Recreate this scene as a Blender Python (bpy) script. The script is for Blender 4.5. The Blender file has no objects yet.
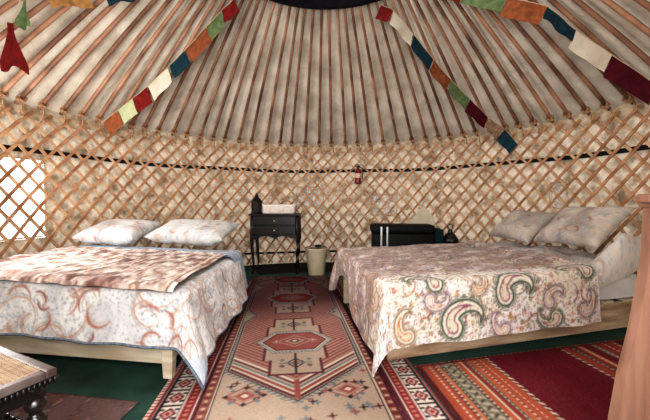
import bpy, bmesh, math, random
import numpy as np
from mathutils import Vector, noise as mnoise

random.seed(7)
rng = np.random.default_rng(11)
PI = math.pi
scene = bpy.context.scene
COL = scene.collection

# ------------------------------------------------------------------ helpers
def lin(c):
    c = np.asarray(c, dtype=float) / 255.0
    return np.where(c <= 0.04045, c / 12.92, ((c + 0.055) / 1.055) ** 2.4)

def rgba(c):
    l = lin(c)
    return (float(l[0]), float(l[1]), float(l[2]), 1.0)

def link(name, me, mat=None, parent=None, smooth=False):
    o = bpy.data.objects.new(name, me)
    COL.objects.link(o)
    if mat is not None:
        for m in (mat if isinstance(mat, (list, tuple)) else [mat]):
            me.materials.append(m)
    if parent is not None:
        o.parent = parent
    if smooth:
        me.polygons.foreach_set('use_smooth', [True] * len(me.polygons))
    return o

def obj(name, bm, mat, parent=None, smooth=False):
    me = bpy.data.meshes.new(name)
    bmesh.ops.recalc_face_normals(bm, faces=bm.faces)
    bm.to_mesh(me)
    bm.free()
    return link(name, me, mat, parent, smooth)

def thing(name, label, cat, loc=(0, 0, 0), rotz=0, group=None):
    o = bpy.data.objects.new(name, None)
    o.empty_display_size = 0.1
    COL.objects.link(o)
    o.location = loc
    o.rotation_euler = (0, 0, rotz)
    return tag(o, label, cat, group)

def tag(o, label, cat, group=None):
    o['label'] = label
    o['category'] = cat
    if group:
        o['group'] = group
    return o

def struct(o):
    o['kind'] = 'structure'
    return o

def box(bm, lo, hi, bevel=0.0, M=None):
    x0, y0, z0 = lo; x1, y1, z1 = hi
    vs = [bm.verts.new(p) for p in [(x0,y0,z0),(x1,y0,z0),(x1,y1,z0),(x0,y1,z0),(x0,y0,z1),(x1,y0,z1),(x1,y1,z1),(x0,y1,z1)]]
    fs = [bm.faces.new([vs[i] for i in f]) for f in [(0,3,2,1),(4,5,6,7),(0,1,5,4),(1,2,6,5),(2,3,7,6),(3,0,4,7)]]
    if M is not None:
        for v in vs:
            v.co = Vector(M(*v.co))
    if bevel:
        es = list({e for f in fs for e in f.edges})
        bmesh.ops.bevel(bm, geom=es, offset=bevel, segments=2, affect='EDGES', profile=0.6)

def lathe(bm, prof, seg=20, c=(0, 0, 0), axis=None, cap=True):
    """prof: list of (r, z) ; axis: optional (origin, direction)"""
    rings = []
    for r, z in prof:
        rings.append([bm.verts.new((c[0] + r * math.cos(2*PI*i/seg), c[1] + r * math.sin(2*PI*i/seg), c[2] + z)) for i in range(seg)])
    for a, b in zip(rings, rings[1:]):
        for i in range(seg):
            j = (i + 1) % seg
            bm.faces.new((a[i], a[j], b[j], b[i]))
    if cap:
        bm.faces.new(rings[0][::-1]); bm.faces.new(rings[-1])
    allv = [v for r in rings for v in r]
    if axis is not None:
        o, d = Vector(axis[0]), Vector(axis[1]).normalized()
        q = Vector((0, 0, 1)).rotation_difference(d)
        for v in allv:
            v.co = o + q @ v.co
    return allv

def tube(bm, pts, rad, seg=8):
    pts = [Vector(p) for p in pts]
    n = len(pts)
    rads = rad if isinstance(rad, (list, tuple)) else [rad] * n
    rings = []
    up = Vector((0, 0, 1))
    for i, p in enumerate(pts):
        t = (pts[min(i+1, n-1)] - pts[max(i-1, 0)]).normalized()
        a = t.cross(up)
        if a.length < 0.05:
            a = t.cross(Vector((1, 0, 0)))
        a.normalize()
        b = t.cross(a).normalized()
        rings.append([bm.verts.new(p + (a * math.cos(2*PI*k/seg) + b * math.sin(2*PI*k/seg)) * rads[i]) for k in range(seg)])
    for r0, r1 in zip(rings, rings[1:]):
        for k in range(seg):
            j = (k + 1) % seg
            bm.faces.new((r0[k], r0[j], r1[j], r1[k]))
    bm.faces.new(rings[0][::-1]); bm.faces.new(rings[-1])

def grid_mesh(name, P, C=None, close_u=False):
    """P (nv,nu,3) array, C (nv,nu,3) linear colours"""
    nv, nu = P.shape[:2]
    me = bpy.data.meshes.new(name)
    idx = np.arange(nv * nu).reshape(nv, nu)
    a = idx[:-1, :-1].ravel(); b = idx[:-1, 1:].ravel(); c = idx[1:, 1:].ravel(); d = idx[1:, :-1].ravel()
    F = np.stack([a, b, c, d], 1)
    nf = len(F)
    me.vertices.add(nv * nu); me.vertices.foreach_set('co', P.reshape(-1).astype(np.float32))
    me.loops.add(nf * 4); me.loops.foreach_set('vertex_index', F.ravel().astype(np.int32))
    me.polygons.add(nf)
    me.polygons.foreach_set('loop_start', np.arange(0, nf * 4, 4, dtype=np.int32))
    me.polygons.foreach_set('loop_total', np.full(nf, 4, dtype=np.int32))
    me.update(calc_edges=True); me.validate()
    if C is not None:
        at = me.color_attributes.new('Col', 'FLOAT_COLOR', 'POINT')
        C4 = np.concatenate([C.reshape(-1, 3), np.ones((nv * nu, 1))], 1)
        at.data.foreach_set('color', C4.ravel().astype(np.float32))
    return me

# ------------------------------------------------------------------ materials
def mat(name, color=(200, 200, 200), rough=0.7, spec=0.3, metal=0.0, color2=None, nscale=8, stretch=(1, 1, 1), detail=4,
        bump=0.0, bscale=60, attr=False, ramp=(0.35, 0.65), trans=0.0, rand=0.0, emit=None, sheen=0.0, coord='Object', wave=None, bdist=0.01):
    m = bpy.data.materials.new(name)
    m.use_nodes = True
    nt = m.node_tree; N = nt.nodes; L = nt.links
    bs = N['Principled BSDF']
    bs.inputs['Roughness'].default_value = rough
    bs.inputs['Specular IOR Level'].default_value = spec
    bs.inputs['Metallic'].default_value = metal
    if sheen:
        bs.inputs['Sheen Weight'].default_value = sheen
    tc = N.new('ShaderNodeTexCoord')
    mp = N.new('ShaderNodeMapping'); mp.inputs['Scale'].default_value = stretch
    L.new(tc.outputs[coord], mp.inputs['Vector'])
    if rand:
        oi = N.new('ShaderNodeObjectInfo')
        ad = N.new('ShaderNodeVectorMath'); ad.operation = 'MULTIPLY_ADD'
        L.new(oi.outputs['Random'], ad.inputs[0]); ad.inputs[1].default_value = (31, 17, 53)
        L.new(mp.outputs['Vector'], ad.inputs[2])
        vec = ad.outputs[0]
    else:
        vec = mp.outputs['Vector']
    out = None
    if attr:
        at = N.new('ShaderNodeAttribute'); at.attribute_name = 'Col'
        out = at.outputs['Color']
    elif color2 is not None:
        nz = N.new('ShaderNodeTexNoise'); nz.inputs['Scale'].default_value = nscale; nz.inputs['Detail'].default_value = detail
        L.new(vec, nz.inputs['Vector'])
        rp = N.new('ShaderNodeValToRGB')
        rp.color_ramp.elements[0].position = ramp[0]; rp.color_ramp.elements[0].color = rgba(color)
        rp.color_ramp.elements[1].position = ramp[1]; rp.color_ramp.elements[1].color = rgba(color2)
        L.new(nz.outputs['Fac'], rp.inputs['Fac'])
        out = rp.outputs['Color']
    if rand and out is not None:
        hv = N.new('ShaderNodeHueSaturation')
        mr = N.new('ShaderNodeMapRange')
        mr.inputs['To Min'].default_value = 1 - rand; mr.inputs['To Max'].default_value = 1 + rand
        L.new(oi.outputs['Random'], mr.inputs['Value']); L.new(mr.outputs['Result'], hv.inputs['Value'])
        L.new(out, hv.inputs['Color']); out = hv.outputs['Color']
    if out is not None:
        L.new(out, bs.inputs['Base Color'])
    else:
        bs.inputs['Base Color'].default_value = rgba(color)
    if bump:
        nb = N.new('ShaderNodeTexNoise'); nb.inputs['Scale'].default_value = bscale; nb.inputs['Detail'].default_value = 5
        L.new(vec, nb.inputs['Vector'])
        bp = N.new('ShaderNodeBump'); bp.inputs['Strength'].default_value = bump; bp.inputs['Distance'].default_value = bdist
        L.new(nb.outputs['Fac'], bp.inputs['Height']); L.new(bp.outputs['Normal'], bs.inputs['Normal'])
    if trans:
        tr = N.new('ShaderNodeBsdfTranslucent')
        mx = N.new('ShaderNodeMixShader'); mx.inputs['Fac'].default_value = trans
        if out is not None:
            L.new(out, tr.inputs['Color'])
        else:
            tr.inputs['Color'].default_value = rgba(color)
        L.new(bs.outputs[0], mx.inputs[1]); L.new(tr.outputs[0], mx.inputs[2])
        L.new(mx.outputs[0], N['Material Output'].inputs['Surface'])
    return m

M = {}
M['canvas_wall'] = mat('wall_canvas', (226, 212, 192), 0.9, 0.1, color2=(142, 124, 98), nscale=9, detail=6, ramp=(0.42, 0.68), bump=1.0, bscale=11, bdist=0.05, trans=0.09)
M['canvas_roof'] = mat('roof_canvas', (170, 158, 142), 0.9, 0.1, color2=(200, 189, 174), nscale=4, detail=6, bump=0.55, bscale=16, bdist=0.03, trans=0.05)
M['valance'] = mat('pale_cloth', (216, 200, 178), 0.9, 0.1, color2=(168, 146, 120), nscale=14, bump=0.5, bscale=20, bdist=0.02)
M['lath'] = mat('lath_wood', (194, 150, 114), 0.55, 0.35, color2=(146, 102, 70), nscale=5, stretch=(1, 1, 3), detail=5)
M['lath_back'] = mat('lath_wood_back', (212, 178, 144), 0.6, 0.3, color2=(168, 128, 96), nscale=5, detail=5)
M['pole'] = mat('pole_wood', (170, 128, 102), 0.5, 0.35, color2=(98, 66, 50), nscale=3.5, detail=6, rand=0.22)
M['rope'] = mat('rope', (196, 164, 128), 0.9, 0.1, color2=(140, 100, 70), nscale=60)
M['black_strap'] = mat('black_webbing', (22, 22, 24), 0.7, 0.2)
M['crown'] = mat('crown_wood', (14, 15, 24), 0.8, 0.1, color2=(28, 22, 28), nscale=8)
M['crown_cover'] = mat('crown_cover', (14, 15, 24), 0.9, 0.02)
M['floor'] = mat('green_groundsheet', (52, 80, 70), 0.8, 0.15, color2=(38, 62, 56), nscale=5, bump=0.3, bscale=14, bdist=0.01)
M['pale_wood'] = mat('pale_rough_wood', (208, 196, 174), 0.7, 0.2, color2=(184, 166, 142), nscale=4, stretch=(1, 1, 6), detail=6, bump=0.1)
M['plank'] = mat('bed_plank_wood', (206, 182, 154), 0.65, 0.25, color2=(146, 116, 92), nscale=3, stretch=(1, 1, 7), detail=7, bump=0.1)
M['post'] = mat('red_brown_wood', (146, 110, 92), 0.5, 0.3, color2=(118, 84, 68), nscale=5, stretch=(6, 6, 0.6), detail=6)
M['mattress'] = mat('white_ticking', (226, 224, 224), 0.9, 0.1, color2=(208, 206, 208), nscale=6)
M['black_wood'] = mat('black_wood', (17, 13, 13), 0.35, 0.35, color2=(30, 20, 19), nscale=9)
M['dark_turned'] = mat('dark_turned_wood', (20, 16, 16), 0.22, 0.6, color2=(36, 24, 22), nscale=9)
M['seat_wood'] = mat('worn_seat_wood', (104, 92, 88), 0.35, 0.5, color2=(66, 52, 48), nscale=8, stretch=(3, 1, 1))
M['brass'] = mat('pale_metal', (206, 196, 180), 0.3, 0.5, metal=0.8)
M['black_metal'] = mat('black_metal', (18, 17, 18), 0.4, 0.5, metal=0.3)
M['amber'] = mat('dark_glass', (40, 30, 28), 0.15, 0.6)
M['white_enamel'] = mat('white_basket', (232, 222, 214), 0.6, 0.3, color2=(212, 198, 188), nscale=30)
M['cream'] = mat('cream_enamel', (216, 204, 178), 0.45, 0.4, color2=(196, 182, 152), nscale=5)
M['leather'] = mat('black_leather', (9, 10, 11), 0.6, 0.2, color2=(16, 18, 18), nscale=8)
M['steel'] = mat('dull_steel', (190, 190, 188), 0.35, 0.5, metal=0.6)
M['green_dark'] = mat('dark_green_cloth', (24, 44, 42), 0.85, 0.1)
M['red_paint'] = mat('dark_red_paint', (120, 26, 20), 0.35, 0.5)
M['label'] = mat('pale_sticker', (222, 190, 170), 0.6, 0.3)
M['pale_board'] = mat('pale_board', (206, 196, 176), 0.8, 0.1, color2=(190, 178, 156), nscale=5)
M['cord'] = mat('flag_cord', (190, 170, 140), 0.9, 0.1)
M['cloth'] = mat('printed_cloth', rough=0.92, spec=0.08, attr=True, bump=0.25, bscale=55, bdist=0.006, sheen=0.1)
M['rugmat'] = mat('woven_wool', rough=0.97, spec=0.03, attr=True, bump=0.5, bscale=160, bdist=0.004)
M['blue_lining'] = mat('blue_grey_lining', (186, 192, 200), 0.9, 0.1, color2=(206, 210, 214), nscale=80, ramp=(.45, .55))
M['blue_piping'] = mat('blue_grey_hem', (92, 100, 112), 0.9, 0.1, color2=(130, 138, 148), nscale=60)

def cane_material():
    m = mat('woven_cane', (178, 152, 126), 0.6, 0.3, color2=(150, 122, 96), nscale=20)
    return m
M['cane'] = cane_material()

def plastic():
    m = bpy.data.materials.new('clear_window_plastic'); m.use_nodes = True
    nt = m.node_tree; N = nt.nodes; L = nt.links
    bs = N['Principled BSDF']
    bs.inputs['Base Color'].default_value = (0.9, 0.92, 0.94, 1)
    bs.inputs['Roughness'].default_value = 0.12
    bs.inputs['Specular IOR Level'].default_value = 0.9
    tr = N.new('ShaderNodeBsdfTransparent'); tr.inputs['Color'].default_value = (1, 1, 1, 1)
    mx = N.new('ShaderNodeMixShader'); mx.inputs['Fac'].default_value = 0.3
    nz = N.new('ShaderNodeTexNoise'); nz.inputs['Scale'].default_value = 7
    bp = N.new('ShaderNodeBump'); bp.inputs['Strength'].default_value = 1; bp.inputs['Distance'].default_value = 0.06
    L.new(nz.outputs['Fac'], bp.inputs['Height']); L.new(bp.outputs['Normal'], bs.inputs['Normal'])
    L.new(tr.outputs[0], mx.inputs[1]); L.new(bs.outputs[0], mx.inputs[2])
    L.new(mx.outputs[0], N['Material Output'].inputs['Surface'])
    return m
M['plastic'] = plastic()

# ------------------------------------------------------------------ pattern painter (numpy, in metres)
class Paint:
    sat = 0.86
    def __init__(s, x0, x1, y0, y1, res, base):
        s.x0, s.y0, s.res = x0, y0, res
        s.nx = int((x1 - x0) / res) + 2; s.ny = int((y1 - y0) / res) + 2
        s.A = np.empty((s.ny, s.nx, 3)); s.A[:] = base
        xs = x0 + np.arange(s.nx) * res; ys = y0 + np.arange(s.ny) * res
        s.X, s.Y = np.meshgrid(xs, ys)
    def m(s, mask, col, a=1.0):
        s.A[mask] = s.A[mask] * (1 - a) + np.array(col, float) * a
    def win(s, cx, cy, R):
        i0 = max(0, int((cx - R - s.x0) / s.res)); i1 = min(s.nx, int((cx + R - s.x0) / s.res) + 2)
        j0 = max(0, int((cy - R - s.y0) / s.res)); j1 = min(s.ny, int((cy + R - s.y0) / s.res) + 2)
        if i0 >= i1 or j0 >= j1:
            return None
        sl = (slice(j0, j1), slice(i0, i1))
        return s.X[sl] - cx, s.Y[sl] - cy, s.A[sl]
    def disc(s, cx, cy, r, col, a=1.0):
        w = s.win(cx, cy, r)
        if w is None: return
        dx, dy, A = w
        k = dx**2 + dy**2 < r*r
        A[k] = A[k] * (1 - a) + np.array(col, float) * a
    def arc(s, cx, cy, R, wd, a0, a1, col, taper=True, al=1.0):
        w = s.win(cx, cy, R + wd)
        if w is None: return
        dx, dy, A = w
        r = np.hypot(dx, dy); t = (np.arctan2(dy, dx) - a0) % (2*PI) / max(1e-6, (a1 - a0))
        ww = wd * np.sqrt(np.clip(np.sin(np.clip(t, 0, 1) * PI), 0, 1)) if taper else wd
        k = (t < 1) & (np.abs(r - R) < ww)
        A[k] = A[k] * (1 - al) + np.array(col, float) * al
    def flower(s, cx, cy, r, col, cc=(230, 200, 120)):
        w = s.win(cx, cy, r)
        if w is None: return
        dx, dy, A = w
        rr = np.hypot(dx, dy); th = np.arctan2(dy, dx)
        A[rr < r * (0.7 + 0.3 * np.cos(5 * th))] = col
        A[rr < r * 0.33] = cc
    def paisley(s, cx, cy, size, ang, flip, cols):
        """teardrop with a curled tail, concentric bands"""
        w = s.win(cx, cy, size * 1.2)
        if w is None: return
        dx, dy, A = w
        ca, sa = math.cos(ang), math.sin(ang)
        px = (dx * ca + dy * sa) / size; py = (-dx * sa + dy * ca) / size * flip
        d = np.full(px.shape, 9.0)
        for i in range(34):
            t = i / 33
            aa = math.radians(205 - 235 * t)
            rad_ = 0.33 - 0.05 * t
            sx = 0.05 + rad_ * 1.25 * math.cos(aa); sy = -0.04 + rad_ * 0.85 * math.sin(aa)
            rr = 0.20 * (1 - t) ** 0.9 + 0.025
            d = np.minimum(d, np.hypot(px - sx, py - sy) - rr)
        th = np.arctan2(py + 0.18, px + 0.32)
        bands = [(0.050, cols[0]), (0.032, cols[1]), (0.015, cols[0]), (-0.02, cols[2]), (-0.04, cols[1]), (-0.075, cols[4]), (-0.10, cols[3]), (-0.125, cols[4])]
        for lim, c in bands:
            A[d < lim] = c
        k = (d < 0.015) & (d > -0.02) & (np.sin(th * 26) > 0.3)
        A[k] = cols[0]
        k = (d < 0.10) & (d > 0.07) & (np.sin(th * 26) > 0.0)
        A[k] = cols[2]
    def sample(s, U, V):
        fx = np.clip((U - s.x0) / s.res, 0, s.nx - 1.001); fy = np.clip((V - s.y0) / s.res, 0, s.ny - 1.001)
        i = fx.astype(int); j = fy.astype(int); a = (fx - i)[..., None]; b = (fy - j)[..., None]
        A = s.A
        c = (A[j, i] * (1 - a) + A[j, i+1] * a) * (1 - b) + (A[j+1, i] * (1 - a) + A[j+1, i+1] * a) * b
        g = c.mean(-1, keepdims=True)
        return lin(np.clip(g + (c - g) * s.sat, 0, 255))
    def blur(s):
        A = s.A
        B = A.copy()
        B[1:-1, 1:-1] = (A[1:-1, 1:-1] * 2 + A[:-2, 1:-1] + A[2:, 1:-1] + A[1:-1, :-2] + A[1:-1, 2:]) / 6
        s.A = B

def fbm(U, V, seed=0, octs=4):
    """cheap vectorised smooth noise in -1..1"""
    r = np.random.default_rng(seed)
    out = np.zeros_like(U); amp = 1.0; tot = 0
    f = 1.0
    for _ in range(octs):
        for _k in range(4):
            th = r.uniform(0, 2*PI); ph = r.uniform(0, 2*PI); ff = f * r.uniform(0.7, 1.4)
            wob = 0.8 * np.sin(ff * 0.7 * (U * math.sin(th) - V * math.cos(th)) + ph * 2)
            out += amp * np.sin(ff * (U * math.cos(th) + V * math.sin(th)) + ph + wob) * 0.45
        tot += amp; amp *= 0.5; f *= 2.1
    return out / tot

def speckle(P, n, cols, r0, r1, seed, a=1.0):
    r = np.random.default_rng(seed)
    x1 = P.x0 + P.nx * P.res; y1 = P.y0 + P.ny * P.res
    for _ in range(n):
        P.disc(r.uniform(P.x0, x1), r.uniform(P.y0, y1), r.uniform(r0, r1), cols[r.integers(len(cols))], a)

def leaf_print(x0, x1, y0, y1, seed, base=(226, 221, 217), big=1.0, dens=1.0, res=0.004):
    P = Paint(x0, x1, y0, y1, res, base)
    r = np.random.default_rng(seed)
    F = fbm(P.X * 14, P.Y * 14, seed, 2); P.m(F > .1, np.array(base) - (14, 13, 13)); P.m(F > .4, np.array(base) - (24, 24, 22))
    area = (x1 - x0) * (y1 - y0)
    speckle(P, int(2600 * area * dens), [(150, 158, 166), (128, 138, 146), (170, 172, 176)], 0.002, 0.0045, seed + 1)
    # clear lobes where the dots stop, ringed in tan
    for _ in range(int(26 * area)):
        cx, cy = r.uniform(x0, x1), r.uniform(y0, y1); R = r.uniform(0.05, 0.085) * big
        a0 = r.uniform(0, 2*PI)
        P.arc(cx, cy, R, 0.0045, a0, a0 + r.uniform(3.2, 5.0), (186, 140, 116))
        P.arc(cx, cy, R + .014, 0.003, a0, a0 + r.uniform(3.2, 5.0), (160, 160, 166))
        for q in range(24):
            P.disc(cx + r.normal(0, R*.45), cy + r.normal(0, R*.45), 0.0035, (118, 124, 136))
    for _ in range(int(22 * area * dens)):
        cx, cy = r.uniform(x0, x1), r.uniform(y0, y1); R = r.uniform(0.028, 0.055) * big
        a0 = r.uniform(0, 2*PI)
        c = [(160, 98, 84), (172, 118, 102), (136, 76, 70), (184, 142, 124)][r.integers(4)]
        P.arc(cx, cy, R, 0.0058 * big ** .4, a0, a0 + r.uniform(1.6, 3.2), c, al=.85)
        P.arc(cx, cy, R * .72, 0.003, a0, a0 + r.uniform(1.6, 3.2), (178, 150, 136))
    P.blur()
    return P

# ------------------------------------------------------------------ yurt geometry (centre of the round floor = origin, camera near the door at -Y)
R_WALL, WALL_H = 2.60, 1.70
CROWN_R, CROWN_Z = 0.96, 2.76
def cyl(theta, r, z):            # theta measured from +Y, positive towards +X
    return Vector((r * math.sin(theta), r * math.cos(theta), z))

# floor
bm = bmesh.new()
lathe(bm, [(2.72, -0.06), (2.72, 0.0)], 96)
struct(obj('floor', bm, M['floor']))
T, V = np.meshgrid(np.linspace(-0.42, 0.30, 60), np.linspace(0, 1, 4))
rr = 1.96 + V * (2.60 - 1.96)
M['shade_strip'] = mat('painted_floor_shade', (20, 26, 30), 0.85, 0.1, color2=(34, 30, 32), nscale=9)  # dark strip added over the floor to paint in shade at the wall base
struct(link('floor_shade', grid_mesh('floor_shade', np.stack([rr * np.sin(T), rr * np.cos(T), 0 * T + .0008], -1)), M['shade_strip']))

# canvas wall with window openings: (theta0, theta1, z0, z1)
WIN = [(-1.52, -1.28, 0.60, 1.27), (-0.16, -0.01, 0.83, 1.11)]
def wall_arc(name, t0, t1, dt=0.01, holes=()):
    n = int(round((t1 - t0) / dt)); zs = np.linspace(0, WALL_H + .03, 86)
    ths = np.linspace(t0, t1, n + 1)
    T, Z = np.meshgrid(ths, zs)
    rr = R_WALL + 0.008 * fbm(T * 14, Z * 9, 3, 4)
    P = np.stack([rr * np.sin(T), rr * np.cos(T), Z], -1)
    me = grid_mesh(name, P)
    if holes:
        bm = bmesh.new(); bm.from_mesh(me)
        kill = []
        for f in bm.faces:
            c = f.calc_center_median(); th = math.atan2(c.x, c.y)
            if any(h[0] < th < h[1] and h[2] < c.z < h[3] for h in holes):
                kill.append(f)
        bmesh.ops.delete(bm, geom=kill, context='FACES')
        bm.to_mesh(me); bm.free()
    o = link(name, me, M['canvas_wall'], smooth=True)
    return struct(o)
wall_arc('wall_back', -1.9, 1.9, holes=[WIN[0]])
wall_arc('wall_left', -2.85, -1.9)
wall_arc('wall_right', 1.9, 2.85)

def window(n, w, pane_mat, rr):
    t0, t1, z0, z1 = w
    root = bpy.data.objects.new('window_%d' % n, None); COL.objects.link(root); struct(root)
    T, Z = np.meshgrid(np.linspace(t0, t1, 24), np.linspace(z0, z1, 30))
    q = rr + 0.006 * fbm(T * 60, Z * 22, n, 3)
    link('pane', grid_mesh('pane', np.stack([q * np.sin(T), q * np.cos(T), Z], -1)), pane_mat, root, True)
    bm = bmesh.new()
    pts = []
    for t in np.linspace(t0, t1, 14): pts.append(cyl(t, rr - .004, z0))
    for z in np.linspace(z0, z1, 10)[1:]: pts.append(cyl(t1, rr - .004, z))
    for t in np.linspace(t1, t0, 14)[1:]: pts.append(cyl(t, rr - .004, z1))
    for z in np.linspace(z1, z0, 10)[1:]: pts.append(cyl(t0, rr - .004, z))
    tube(bm, pts, 0.008, 6)
    obj('window_frame', bm, M['valance'], root)
window(1, WIN[0], M['plastic'], R_WALL)
window(2, WIN[1], M['plastic'], R_WALL - 0.016)
window(3, (0.26, 0.40, 0.70, 1.00), M['plastic'], R_WALL - 0.016)
window(4, (1.10, 1.16, 0.84, 1.10), M['plastic'], R_WALL - 0.016)

# roof canvas: pleated cone
NP = 84
def roof_z(r):
    s = (R_WALL - .1 - r) / (R_WALL - .1 - CROWN_R)
    return WALL_H + (CROWN_Z - WALL_H) * (1.08 * s - 0.08 * s * s)
T, Rr = np.meshgrid(np.linspace(-PI, PI, NP * 8 + 1), np.linspace(CROWN_R - 0.02, R_WALL + .04, 44))
Z = roof_z(Rr) + 0.052 + 0.014 * np.cos(T * NP) + 0.006 * fbm(T * 20, Rr * 4, 5, 3)
me = grid_mesh('ceiling', np.stack([Rr * np.sin(T), Rr * np.cos(T), Z], -1))
struct(link('ceiling', me, M['canvas_roof'], smooth=True))

# crumpled pale canvas hem where roof meets the wall
T, V = np.meshgrid(np.linspace(-1.95, 1.95, 900), np.linspace(0, 1, 9))
n1 = fbm(T * 60, V * 3, 8, 3)
rr = 2.565 - 0.014 * np.sin(V * PI) * (1 + n1)
Z = 1.605 + 0.14 * V + 0.018 * fbm(T * 45, V * 2, 9, 3)
struct(link('trim_1', grid_mesh('trim_1', np.stack([rr * np.sin(T), rr * np.cos(T), Z], -1)), M['valance'], smooth=True))

# lattice: three sections of crossing laths
PITCH = 0.150 / 2.54          # angle between neighbours
SLOPE = 1.22                  # rise over arc length
def lath(bm, th0, sgn, r, w=0.0235, t=0.010):
    n = 14
    z0, z1 = 0.03, 1.665
    run = (z1 - z0) / SLOPE / r
    ring0 = None
    jr = random.uniform(-.002, .002)
    for i in range(n + 1):
        s = i / n
        th = th0 + sgn * run * (0.84 * s + 0.16 * s * s)
        z = z0 + (z1 - z0) * s
        c = cyl(th, r + jr, z)
        rad = Vector((math.sin(th), math.cos(th), 0)); tan = Vector((math.cos(th), -math.sin(th), 0)) * sgn
        along = (tan / SLOPE + Vector((0, 0, 1))).normalized()
        side = along.cross(rad).normalized()
        vs = [bm.verts.new(c + side * a * w / 2 + rad * b * t / 2) for a, b in ((-1, -1), (1, -1), (1, 1), (-1, 1))]
        if ring0:
            for k in range(4):
                bm.faces.new((ring0[k], ring0[(k+1) % 4], vs[(k+1) % 4], vs[k]))
        else:
            bm.faces.new(vs[::-1])
        ring0 = vs
    bm.faces.new(ring0)
RUN = (1.665 - .03) / SLOPE / 2.54
secs = [(-1.86, -0.62, 'diagonal wooden lattice section along the wall behind the left bed'),
        (-0.62, 0.62, 'diagonal wooden lattice section behind the black side table and trunk'),
        (0.62, 1.86, 'diagonal wooden lattice section along the wall behind the pillows at right')]
idx_all = np.arange(-32, 33)
for a, b, lab in secs:
    root = thing('lattice_section', lab, 'lattice', group='lattice wall sections')
    bf, bb, bk = bmesh.new(), bmesh.new(), bmesh.new()
    for i in idx_all:
        thm = i * PITCH
        if a <= thm < b:
            lath(bf, thm - RUN / 2, 1, 2.527)
            lath(bb, thm + RUN / 2 + PITCH / 2, -1, 2.541)
    obj('front_slats', bf, M['lath'], root)
    obj('back_slats', bb, M['lath_back'], root)

# woven tension bands behind the lattice
def band(z, h, label, t0, t1):
    T, V = np.meshgrid(np.linspace(t0, t1, 260), np.array([-.5, .5]))
    rr = np.full(T.shape, 2.556)
    Zb = z + V * h + 0.006 * np.sin(T * 9)
    o = link('tension_strap', grid_mesh('tension_strap', np.stack([rr * np.sin(T), rr * np.cos(T), Zb], -1)), M['black_strap'])
    tag(o, label, 'strap')
band(1.335, 0.042, 'long black tension strap running round the upper lattice wall', -1.9, 1.9)
band(0.17, 0.03, 'thin black strap low on the lattice behind the table and bin', -0.62, 0.62)

# roof poles, each its own thing, tied to the lattice
def make_pole():
    root = thing('roof_pole', 'long thin red-brown roof pole running from the lattice up to the crown', 'pole', group='roof poles')
    bm = bmesh.new()
    pts = []; rad = []
    for i in range(13):
        s = i / 12
        r = 2.50 + (CROWN_R - 0.01 - 2.50) * s
        pts.append((0, r, roof_z(r) - 0.012 + 0.018 * math.sin(s * PI)))
        rad.append(0.0180 - 0.005 * s - 0.004 * (s == 0))
    tube(bm, pts, rad, 8)
    for f in bm.faces: f.smooth = True
    obj('shaft', bm, M['pole'], root)
    bm = bmesh.new()
    for k in range(3):
        zc = roof_z(2.46) - 0.012
        ring = [(0.026 * math.cos(a), 2.46 - k * 0.016, zc + 0.005*k + 0.026 * math.sin(a)) for a in np.linspace(0, 2*PI, 12)]
        tube(bm, ring, 0.006, 5)
    tube(bm, [(0.02, 2.47, 1.69), (0.03, 2.49, 1.66), (0.025, 2.50, 1.62), (0.04, 2.495, 1.585)], 0.006, 5)
    obj('rope_tie', bm, M['rope'], root)
    return root
proto = make_pole()
first = True
ths, q = [], 0.5 * 2 * PI / NP
while q < 1.95:
    ths += [q, -q]
    q += 2 * PI / NP * (1.0 if q < 0.5 else 0.84)
for th in sorted(ths):
    if first:
        r = proto; first = False
    else:
        r = proto.copy(); COL.objects.link(r)
        for ch in proto.children:
            c = ch.copy(); COL.objects.link(c); c.parent = r
    r.rotation_euler = (0, 0, -th + random.uniform(-.006, .006))

# crown ring
root = thing('crown_ring', 'dark round wooden crown at the top of the roof', 'crown', (0, 0, 0))
bm = bmesh.new()
prof = []
for a, b in [(CROWN_R - 0.015, 2.695), (CROWN_R - 0.015, 2.80), (CROWN_R - 0.09, 2.82), (CROWN_R - 0.09, 2.685)]:
    prof.append((a, b))
rings = [[bm.verts.new((r * math.cos(2*PI*k/64), r * math.sin(2*PI*k/64), z)) for k in range(64)] for r, z in prof]
for q in range(4):
    A_, B_ = rings[q], rings[(q+1) % 4]
    for k in range(64):
        bm.faces.new((A_[k], A_[(k+1) % 64], B_[(k+1) % 64], B_[k]))
obj('rim', bm, M['crown'], root, True)
for k in range(6):
    a = k * PI / 6 + .2
    bm = bmesh.new()
    pts = [((CROWN_R - .08) * math.cos(a) * q, (CROWN_R - .08) * math.sin(a) * q, 2.80 + .16 * (1 - q*q) + 0.02*(k % 2)) for q in np.linspace(-1, 1, 11)]
    tube(bm, pts, 0.014, 6)
    obj('spoke', bm, M['crown'], root)
bm = bmesh.new()
lathe(bm, [(CROWN_R + .06, 2.86), (CROWN_R - .1, 2.94), (0.4, 3.04), (0.01, 3.08)], 48, cap=False)
obj('cover', bm, M['crown_cover'], root, True)
for a in (-.17, .13, 1.2):
    bm = bmesh.new()
    p = cyl(a, CROWN_R - .005, 2.755)
    tube(bm, [p, p + Vector((.02, .01, -.02)), p + Vector((-.01, .01, -.035)), p + Vector((.015, 0, -.055))], 0.007, 5)
    obj('white_tie', bm, M['valance'], root)

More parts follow.
